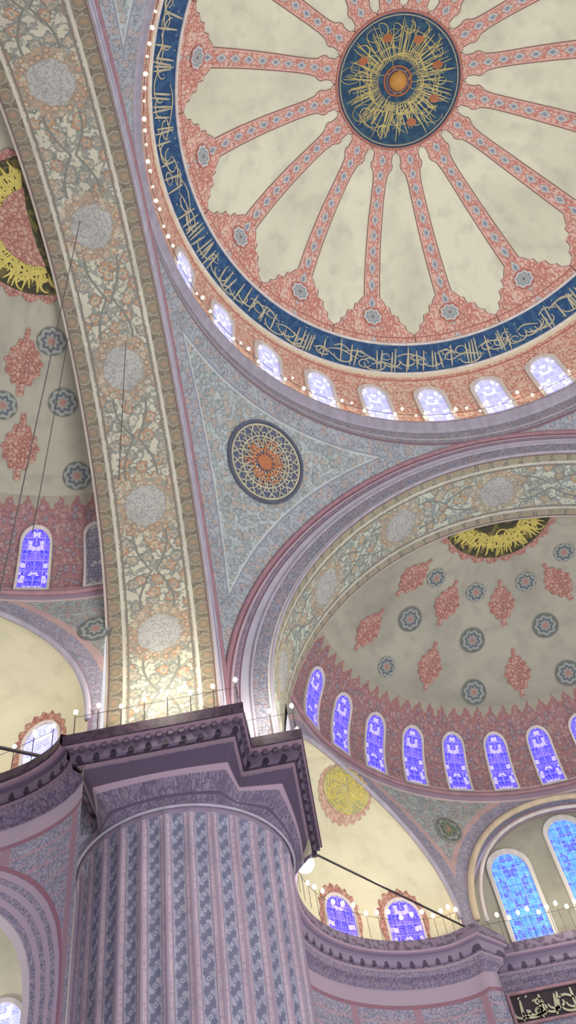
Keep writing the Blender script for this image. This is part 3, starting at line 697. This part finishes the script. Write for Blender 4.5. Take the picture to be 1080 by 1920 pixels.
def ppoly(d): return [(-15.95+d,9.7+d),(-11.1-d,9.7+d),(-11.1-d,11.1+d),(-9.7-d,11.1+d),(-9.7-d,15.95-d),(-15.95+d,15.95-d)]
prof=[(.3,ZC+.12),(0,ZC),(0,17.5),(.12,17.42),(.18,17.38),(.2,17.05),(.4,16.97),(.42,16.9)]
V=[];U=[];F=[];m=len(prof)
base=ppoly(0); per=[0]
for i in range(6): a,b=base[i],base[(i+1)%6]; per.append(per[-1]+math.dist(a,b))
for e in range(6):
    for k in(0,1):
        for d,z in prof: q=ppoly(d)[(e+k)%6]; V.append((q[0],q[1],z)); U.append((per[e+k],z))
    b=e*2*m
    for j in range(m-1): F.append((b+j,b+m+j,b+m+j+1,b+j+1))
nb=len(V)
for q in ppoly(.3): V.append((q[0],q[1],ZC+.12)); U.append((q[0],ZC+.2))
F.append(tuple(range(nb,nb+6)))
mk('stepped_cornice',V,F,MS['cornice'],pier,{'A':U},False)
def rayp(a,poly):
    dx,dy=math.cos(a),math.sin(a); best=99
    for i in range(6):
        (x1,y1),(x2,y2)=poly[i],poly[(i+1)%6]; ex,ey=x2-x1,y2-y1; den=dx*ey-dy*ex
        if abs(den)<1e-9: continue
        t=((x1-PX)*ey-(y1-PY)*ex)/den; s_=((x1-PX)*dy-(y1-PY)*dx)/den
        if t>0 and -1e-6<=s_<=1+1e-6: best=min(best,t)
    return best
NA=480; rows=np.linspace(0,1,14); V=[];U=[];F=[]; pl=ppoly(.42); acc=0; last=None
for i in range(NA+1):
    a=2*PI*i/NA; R1=rayp(a,pl); R1=min(R1,6.5); R0=PR+.02
    p=(PX+R1*math.cos(a),PY+R1*math.sin(a)); acc+=math.dist(p,last) if last else 0; last=p
    for t in rows:
        k=(1-t)**1.6; r=R0+(R1-R0)*k
        V.append((PX+r*math.cos(a),PY+r*math.sin(a),16.9-.72*math.sin(t*PI/2))); U.append((acc,16.9-.72*t))
m=len(rows)
for i in range(NA):
    for j in range(m-1): F.append((i*m+j,(i+1)*m+j,(i+1)*m+j+1,i*m+j+1))
mk('cove',V,F,MS['cove'],pier,{'A':U})
for e in range(4):
    a,b=np.array(ppoly(.08)[e]),np.array(ppoly(.08)[(e+1)%6]); L=np.linalg.norm(b-a); d=(b-a)/L; n=np.array([-d[1],d[0]]); k=int(L/.28)
    for i in range(k):
        c=a+d*(i+.5)*L/k; V=[]
        for zz_ in(17.28,17.41):
            for s1,s2 in((-1,0),(1,0),(1,1),(-1,1)): q=c+d*s1*.06+n*s2*.13; V.append((q[0],q[1],zz_))
        mk('dentil',V,[(0,1,2,3),(4,5,6,7),(0,1,5,4),(1,2,6,5),(2,3,7,6),(3,0,4,7)],MS['mauve'],pier,None,False)
# ------------------------------------------------------------------ lamps, railings, ties, cables
def railing(label,pts,h,bulbs,s=1.0,pr=.016):
    t=thing('lamp_railing',label,'lamp railing'); P=[np.array(p,float) for p in pts]
    tube('rail',[p+np.array([0,0,h]) for p in P],.008,MS['iron'],t,5)
    for i,p in enumerate(P):
        if bulbs[i]&1: tube('post',[p,p+np.array([0,0,h+.1])],pr,MS['iron'],t,6)
        if bulbs[i]&2: bulb(tuple(p+np.array([0,0,h+.2+.12*math.sin(i*2.1)])),t,s)
    return t
fx=[(x,9.85,ZC) for x in np.linspace(-15.7,-11.25,8)]+[(-11.2,11.2,ZC)]+[(-10.5,11.2,ZC)]+[(-9.85,11.25,ZC)]+[(-9.82,y,ZC) for y in (12.0,12.7,13.4,14.1,14.8,15.5)]
railing('thin iron railing with small lit bulbs on top of the dark pier cornice',fx,.75,[3]*len(fx),.85,.015)
rp2=[]
for f in np.linspace(rad(176),rad(88),44):
    if f>rad(122):
        d=np.array([math.cos(rad(150)),math.sin(rad(150))]);pv=np.array([-d[1],d[0]]); t=(f-rad(122))/rad(56)*PI; p=HWN*-math.cos(t)*.93; x=math.sqrt(RS*RS-p*p)+(DEP-.55)*math.sin(t)-.3; q=d*x+pv*p
    else: q=np.array([9.35/math.tan(f),9.35])
    rp2.append(tuple(WF(np.float64(q[0]),np.float64(q[1]),ZC)))
railing('row of small lit bulbs along the far cornice under the half dome windows',rp2,.85,[3]*44,.95,.008)
lf=[(-16.4,10.2,ZC),(-17,10.4,ZC),(-17.6,10.6,ZC),(-18.3,10.8,ZC),(-19,10.9,ZC)]
railing('short iron lamp railing on the cornice at the left edge',lf,.75,[3]*5,.8,.014)
fl=thing('floodlight','small glaring white floodlight at the back corner of the dark pier cornice','lamp')
mk('housing',[(x,y,z) for x in(-10.5,-10.15) for y in(16.25,16.55) for z in(17.55,17.85)],[(0,1,3,2),(4,5,7,6),(0,1,5,4),(2,3,7,6),(1,3,7,5)],MS['iron'],fl,None,False)
lathe('lamp_globe',[(.27*math.sin(t),-.27*math.cos(t)) for t in np.linspace(0,PI,12)],MS['flood'],fl,(-10.3,16.3,17.3),20)
tag(tube('tie_rod',[(-10.1,16.3,17.7),(-5.3,22.6,18.1)],.035,MS['iron']),'dark iron tie rod running from the floodlight across the niche','tie rod')
tag(tube('tie_rod',[(-15.9,10.95,17.95),(-26,4.4,17.95)],.05,MS['iron']),'dark iron tie rod crossing the niche at the left edge','tie rod')
for (a,b,lb) in (((150,415),1345,'long thin cable hanging from the left arch soffit oval'),((100,640),1000,'short thin cable hanging at the edge of the left arch soffit'),((236,640),900,'thin cable hanging against the middle of the left arch soffit')):
    u,v=find(SoL,a,(0.05,DL-.05),(0,22)); P=SoL(np.float64(u),np.float64(v)); zs_=np.linspace(P[2],2,60)
    py=proj(np.stack([np.full(60,P[0]),np.full(60,P[1]),zs_],-1))[:,1]; zb=float(np.interp(b,py,zs_)) if py[-1]>py[0] else P[2]-8
    tag(tube('cable',[tuple(P),(P[0],P[1],zb)],.013,MS['cable'],None,5),lb,'cable')
# ------------------------------------------------------------------ lights, world, camera
def area(loc,tgt,size,e,col):
    l=bpy.data.lights.new('area','AREA'); l.energy=e;l.size=size;l.color=col; o=bpy.data.objects.new('area_light',l);COL.objects.link(o);o.location=loc
    o.rotation_euler=(Vector(tgt)-Vector(loc)).to_track_quat('-Z','Y').to_euler()
def point(loc,e,col,r=.3):
    l=bpy.data.lights.new('point','POINT'); l.energy=e;l.color=col;l.shadow_soft_size=r;o=bpy.data.objects.new('point_light',l);COL.objects.link(o);o.location=loc
WC=(1,.92,.74)
area((2,-4,3),(0,3,40),12,4400,(1,.985,.93))
point((-13.3,8.7,19.1),360,WC); point((-9.0,13.2,19.0),380,WC); point((-10.6,10.6,18.8),140,WC); point((-7.6,20.2,19.2),120,WC); point((-18,8.6,19.2),150,WC); point((-1.5,22.5,19.0),190,WC); point((-21,15,12),420,(1,.97,.92)); point((-10.2,17.2,17.2),40,(1,.97,.9))
w=bpy.data.worlds.new('world'); SC.world=w; w.use_nodes=True; bg=w.node_tree.nodes['Background']; bg.inputs[0].default_value=(.88,.87,.92,1); bg.inputs[1].default_value=.97
c=bpy.data.cameras.new('camera'); co=bpy.data.objects.new('camera',c); COL.objects.link(co)
co.matrix_world=Matrix(((RX[0],UX[0],-FX[0],CAMP[0]),(RX[1],UX[1],-FX[1],CAMP[1]),(RX[2],UX[2],-FX[2],CAMP[2]),(0,0,0,1)))
c.sensor_fit='VERTICAL'; c.sensor_height=36; c.lens=FPX*36/1920; c.clip_end=300
SC.camera=co
SC.view_settings.view_transform='Standard'
